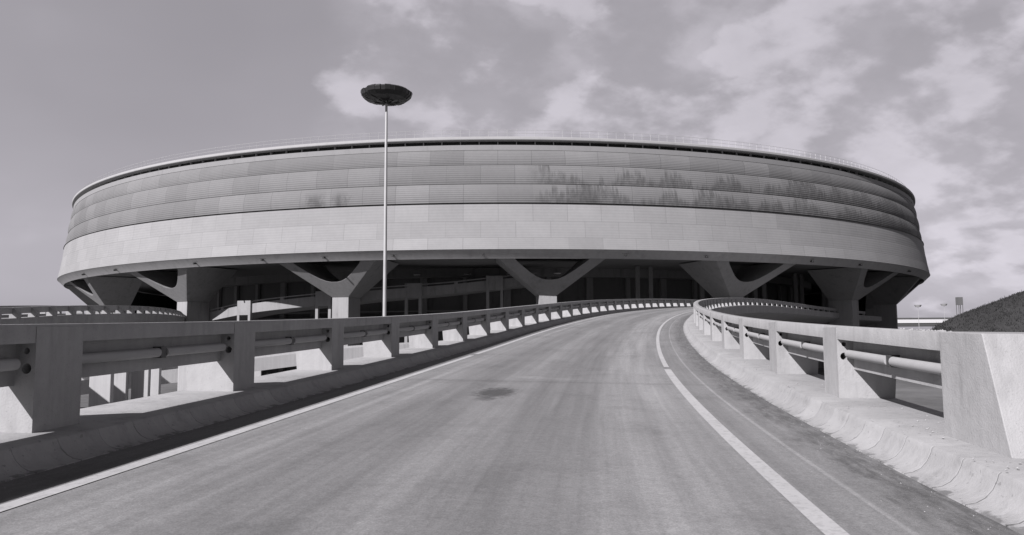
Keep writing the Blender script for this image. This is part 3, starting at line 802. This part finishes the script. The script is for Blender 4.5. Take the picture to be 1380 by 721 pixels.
# rough grass on the bank
mb = MB()
for _ in range(26000):
    x = 52 + 60 * rnd.random() ** .8; y = 96 + 24 * rnd.random(); z = hillh(x, y) - .4
    if z < .1: continue
    h = .12 + .26 * rnd.random() ** 2; a = rnd.random() * pi; w_ = .08 + .16 * rnd.random(); dx, dy = math.cos(a) * w_, math.sin(a) * w_
    lx, ly = (rnd.random() - .5) * .3, (rnd.random() - .5) * .3
    mb.add([(x - dx, y - dy, z - .1), (x + dx, y + dy, z - .1), (x + lx, y + ly, z + h)], [(0, 1, 2)])
for _ in range(1500):
    x = 52 + 60 * rnd.random() ** .8; y = 98 + 20 * rnd.random(); z = hillh(x, y) - .4
    if z < .1: continue
    for _q in range(7):
        a = rnd.random() * 6.28; q1 = x + rnd.gauss(0, .25); q2 = y + rnd.gauss(0, .25); h = .15 + .3 * rnd.random(); c_, s_ = math.cos(a) * .05, math.sin(a) * .05
        mb.add([(q1 - c_, q2 - s_, z - .1), (q1 + c_, q2 + s_, z - .1), (q1 + rnd.gauss(0, .15), q2, z + h)], [(0, 1, 2)])
o = mb.build('grass', M['grass'], fix=False); tag(o, 'rough dark grass covering the bank at the right', 'grass', kind='stuff')
def shrub(x, y, z, r, h, label):
    root = empty('shrub', (x, y, z)); tag(root, label, 'shrub', 'shrubs at the foot of the bank')
    mb = MB()
    for i in range(6):
        a = rnd.random() * 6.28; mb.tube((0, 0, -.1), (math.cos(a) * r * .5, math.sin(a) * r * .5, h * (.5 + .3 * rnd.random())), .05, .015, 5)
    mb.build('stem', M['stem'], root)
    mb = MB(); cl = [(rnd.gauss(0, r * .4), rnd.gauss(0, r * .4), h * (.25 + .6 * rnd.random()), r * (.25 + .25 * rnd.random())) for _ in range(12)]
    for _ in range(1100):
        c = rnd.choice(cl); v = Vector((rnd.gauss(0, 1), rnd.gauss(0, 1), rnd.gauss(0, 1))).normalized() * c[3] * (.6 + .5 * rnd.random())
        p = Vector(c[:3]) + v; s_ = .07 + .09 * rnd.random(); e1 = Vector((rnd.gauss(0, 1), rnd.gauss(0, 1), rnd.gauss(0, 1))).normalized(); e2 = e1.orthogonal().normalized()
        mb.add([p - e1 * s_, p + e2 * s_ * .6, p + e1 * s_, p - e2 * s_ * .6], [(0, 1, 2, 3)])
    mb.build('foliage', M['leaf'], root, fix=False)
for px, py, y, r, lb in ((1262, 430, 98, 1.3, 'dark bush at the very foot of the grassy bank, farthest left of the shrubs'),
                         (1274, 432, 99, .9, 'smaller dark bush just right of the first one on the lower slope'),
                         (1251, 440, 96, 1.0, 'lowest dark bush, left of the bank and closest to the round building')):
    p = pt(px, py, y); z0 = max(0, hillh(p.x, y) - .4); shrub(p.x, y, z0, r, max(1.0, p.z - z0), lb)

# ------------------------------------------------------------------ lamp masts
def mast(x, y, zb, htot, name='lamp_mast', label='', group=None, lamps=32, rad=2.1):
    root = empty(name, (x, y, zb)); tag(root, label, 'lamp mast', group)
    mb = MB(); mb.tube((0, 0, 0), (0, 0, htot - .8), .185 * rad / 2.05, .10 * rad / 2.05, 14); mb.tube((0, 0, -.2), (0, 0, .25), .4, .4, 14)
    mb.build('pole', M['mast'], root, True, angle=40)
    k = rad / 2.05
    mb = MB()
    for r, z in ((.95, -.66), (1.75, -.16)):
        n = 24
        for i in range(n):
            a, b = 2 * pi * i / n, 2 * pi * (i + 1) / n
            mb.tube((r * k * math.cos(a), r * k * math.sin(a), htot + z * k), (r * k * math.cos(b), r * k * math.sin(b), htot + z * k), .05 * k, n=6, caps=False)
    for i in range(6):
        a = 2 * pi * i / 6; mb.tube((0, 0, htot - 1.0 * k), (1.75 * k * math.cos(a), 1.75 * k * math.sin(a), htot - .22 * k), .04 * k, n=6)
        mb.tube((0, 0, htot - 1.0 * k), (.95 * k * math.cos(a), .95 * k * math.sin(a), htot - .92 * k), .05 * k, n=6)
    mb.lathe([(.02, -.76 * k), (.85 * k, -.72 * k), (1.05 * k, -.64 * k), (1.6 * k, -.34 * k), (1.5 * k, -.30 * k), (.02, -.55 * k)], 24, (0, 0, htot))
    mb.build('lamp_carrier', M['lamp_dark'], root, True, angle=40)
    proto = None
    for i in range(lamps):
        a = 2 * pi * i / lamps
        if proto is None:
            # floodlight: tapered housing leaning outwards, with its visor; local x = outwards
            m1 = MB(); w0, w1 = .15 * k, .25 * k
            vs = []
            for (r, z, w, d) in ((.98, -1.50, w0, .3), (1.48, -1.22, w1 * .8, .4), (1.84, -.62, w1 * .95, .36), (2.02, -.02, w1 * .98, .2)):
                r *= k; z *= .44 * k; d *= k
                for sx, sy in ((1, -1), (1, 1), (-1, 1), (-1, -1)): vs.append((r + sx * d / 2, sy * w, htot + z - sx * d * .35))
            fs = [(3, 2, 1, 0), (12, 13, 14, 15)]
            for q_ in range(3):
                for e_ in range(4): fs.append((q_ * 4 + e_, q_ * 4 + (e_ + 1) % 4, q_ * 4 + 4 + (e_ + 1) % 4, q_ * 4 + 4 + e_))
            m1.add(vs, fs); proto = m1.build('floodlight', M['lamp_dark'], root, bevel=.02)
            m2 = MB(); m2.box((1.80 * k + .17 * k, 0, htot - .25 * k), (.03 * k, .34 * k, .20 * k)); lens = m2.build('lens', M['lamp_glass'], proto); o = proto; l = lens
        else:
            o = proto.copy(); COL.objects.link(o); l = lens.copy(); COL.objects.link(l); l.parent = o
        o.rotation_euler = (0, 0, a + (rnd.random() - .5) * .05); sc_ = 1 + (rnd.random() - .5) * .06; o.scale = (sc_, 1, 1); o.location.z = (rnd.random() - .5) * .08
        if i % 3 not in (0,): 
            bpy.data.objects.remove(l) if l is not lens else None
    return root
mp = pt(518.3, 427, 62); mt = pt(521, 124, 62)
mast(mp.x, 62, 0, mt.z, label='tall pale lamp mast crowned by a dark bowl of floodlights before the round building')
# far masts, tower and flat building on the horizon
for px, py, y, lb in ((1237, 411, 430, 'tiny distant lamp mast above the low flat building, the left one of two'), (1272, 409.5, 470, 'tiny distant lamp mast above the low flat building, the right one of two')):
    p = pt(px, py, y); root = empty('lamp_mast', (p.x, y, 0)); tag(root, lb, 'lamp mast', 'distant lamp masts')
    m = MB(); m.tube((0, 0, 0), (0, 0, p.z), .16, .08, 8); m.build('pole', M['mast'], root)
    m = MB(); m.lathe([(.1, -1.3), (1.3, -1.2), (2.0, 0), (.1, -.1)], 14, (0, 0, p.z)); m.build('lamp_carrier', M['mast'], root)
p = pt(1293, 411, 300); p2 = pt(1293, 400.5, 300)
root = empty('box_tower', (p.x, 300, 0)); tag(root, 'dark box raised on thin legs above the grassy bank, on the skyline', 'tower')
m = MB(); m.box((0, 0, (p.z + p2.z) / 2), (1.9, 1.9, p2.z - p.z)); m.build('cabin', M['far_grey'], root)
for sx in (-1, 1):
    for sy in (-1, 1): m = MB(); m.box((sx * .8, sy * .8, p.z / 2), (.18, .18, p.z)); m.build('leg', M['far_grey'], root)
y = 520; a, b = pt(1120, 433, y), pt(1292, 432, y)
def slabbox(name, py0, py1, mat, inset=0, parent=None, dy=0):
    z0, z1 = pt(1200, py1, y).z, pt(1200, py0, y).z; m = MB(); cx = (a.x + b.x) / 2
    m.box((cx, y + dy, (z0 + z1) / 2), (b.x - a.x - inset, 60 - inset, z1 - z0)); o = m.build(name, mat, None); adopt_to(parent, o); return o
ft = empty('flat_building', (a.x, y, 0)); tag(ft, 'long low flat-roofed building far off on the horizon, between the round building and the bank', 'building')
slabbox('roof', 429.3, 431.6, M['far_dark'], 0, ft); slabbox('wall', 431.6, 436, M['white_wall'], -2, ft); slabbox('base', 436, 440, M['far_dark'], -1, ft)
# pale apron and a raised road band in front of it
m = MB(); m.box((150, 330, 1.6), (340, 160, 3.2)); ap = m.build('embankment', M['lower_road']); tag(ap, kind='structure')

# ------------------------------------------------------------------ light
AZ, EL = R(41), R(33.5)                      # sun from behind-left
sdir = Vector((-math.sin(AZ) * math.cos(EL), -math.cos(AZ) * math.cos(EL), math.sin(EL)))
sun = bpy.data.lights.new('Sun', 'SUN'); sun.energy = 5.0; sun.angle = R(.53); sun.color = (1.0, .965, 1.0)
so = bpy.data.objects.new('Sun', sun); COL.objects.link(so); so.rotation_euler = (-sdir).to_track_quat('-Z', 'Y').to_euler(); so.location = (-50, -50, 80)

w = bpy.data.worlds.new('World'); sc.world = w; w.use_nodes = True; nt = w.node_tree
for n in list(nt.nodes): nt.nodes.remove(n)
out = nt.nodes.new('ShaderNodeOutputWorld'); bg = nt.nodes.new('ShaderNodeBackground')
sky = nt.nodes.new('ShaderNodeTexSky'); sky.sky_type = 'NISHITA'; sky.sun_disc = False; sky.sun_elevation = EL
sky.sun_rotation = math.atan2(sdir.x, sdir.y); sky.air_density = 1.0; sky.dust_density = 1.5
bw = nt.nodes.new('ShaderNodeRGBToBW'); L(nt, sky.outputs[0], bw.inputs[0])
tc = nt.nodes.new('ShaderNodeTexCoord'); D = tc.outputs['Generated']
sp_ = nt.nodes.new('ShaderNodeSeparateXYZ'); L(nt, D, sp_.inputs[0])
zz = math_(nt, 'ADD', math_(nt, 'MAXIMUM', sp_.outputs[2], 0), .42)
cx = math_(nt, 'DIVIDE', sp_.outputs[0], zz); cy = math_(nt, 'DIVIDE', sp_.outputs[1], zz)
cv = nt.nodes.new('ShaderNodeCombineXYZ'); L(nt, cx, cv.inputs[0]); L(nt, cy, cv.inputs[1])
mp_ = nt.nodes.new('ShaderNodeMapping'); mp_.inputs['Location'].default_value = (5.35, 2.2, 0); mp_.inputs['Rotation'].default_value = (0, 0, R(-20)); mp_.inputs['Scale'].default_value = (1.6, 1.7, 1); L(nt, cv.outputs[0], mp_.inputs[0])
n1 = noise(nt, mp_.outputs[0], 1.9, 10, .52)
mo = nt.nodes.new('ShaderNodeMapping'); mo.inputs['Location'].default_value = (-.085, .07, 0); L(nt, mp_.outputs[0], mo.inputs[0])
n1b = noise(nt, mo.outputs[0], 1.9, 10, .52)
n2 = noise(nt, mp_.outputs[0], 4.5, 8, .6)
n3 = noise(nt, mp_.outputs[0], .8, 4, .5)
# cloud cover: broken cumulus from the middle to the right, clearer air to the left
az = math_(nt, 'DIVIDE', sp_.outputs[0], math_(nt, 'MAXIMUM', sp_.outputs[1], .05))
cover = maprange(nt, az, -.36, -.14, -.19, .045)
cover = math_(nt, 'ADD', cover, maprange(nt, az, .1, .55, 0, .03))
dens = maprange(nt, math_(nt, 'ADD', n1, cover), .47, .56, 0, 1)
lit = maprange(nt, math_(nt, 'SUBTRACT', n1, n1b), -.06, .07, .80, 1.13)
shade = math_(nt, 'MULTIPLY', lit, maprange(nt, n2, .34, .66, .95, 1.04))
dens = math_(nt, 'MAXIMUM', dens, math_(nt, 'MULTIPLY', maprange(nt, math_(nt, 'ADD', n3, cover), .34, .6, 0, .75), maprange(nt, n2, .3, .7, .6, 1)))
haze = maprange(nt, n3, .3, .7, .93, 1.06)
base = math_(nt, 'MULTIPLY', bw.outputs[0], 1.0)
skyv = math_(nt, 'MULTIPLY', math_(nt, 'MULTIPLY_ADD', bw.outputs[0], .50, 1.9), haze)
cld = math_(nt, 'MULTIPLY', math_(nt, 'MULTIPLY_ADD', bw.outputs[0], .22, 3.75), shade)
mx = nt.nodes.new('ShaderNodeMix'); mx.data_type = 'FLOAT'; L(nt, dens, mx.inputs[0]); L(nt, skyv, mx.inputs[2]); L(nt, cld, mx.inputs[3])
val = math_(nt, 'MULTIPLY', mx.outputs[0], maprange(nt, sp_.outputs[2], .42, .85, 1, .2))
val = math_(nt, 'MULTIPLY', val, maprange(nt, sp_.outputs[1], -.1, .35, .42, 1))
cc = nt.nodes.new('ShaderNodeCombineColor')
L(nt, val, cc.inputs[0]); L(nt, math_(nt, 'MULTIPLY', val, .955), cc.inputs[1]); L(nt, math_(nt, 'MULTIPLY', val, 1.05), cc.inputs[2])
L(nt, cc.outputs[0], bg.inputs[0]); bg.inputs[1].default_value = .08
L(nt, bg.outputs[0], out.inputs[0])

# ------------------------------------------------------------------ camera
cam = bpy.data.cameras.new('Camera'); cam.sensor_width = 36; cam.lens = F / 1380 * 36; cam.clip_start = .05; cam.clip_end = 6000
co = bpy.data.objects.new('Camera', cam); COL.objects.link(co); sc.camera = co
co.matrix_world = Matrix.Translation((0, 0, EYE)) @ Matrix.Rotation(pi / 2 + PITCH, 4, 'X') @ Matrix.Rotation(ROLL, 4, 'Z')
vs_ = sc.view_settings; sc.display_settings.display_device = 'sRGB'
vs_.view_transform = 'Standard'; vs_.look = 'None'; vs_.exposure = .55; vs_.gamma = 1; vs_.use_curve_mapping = False
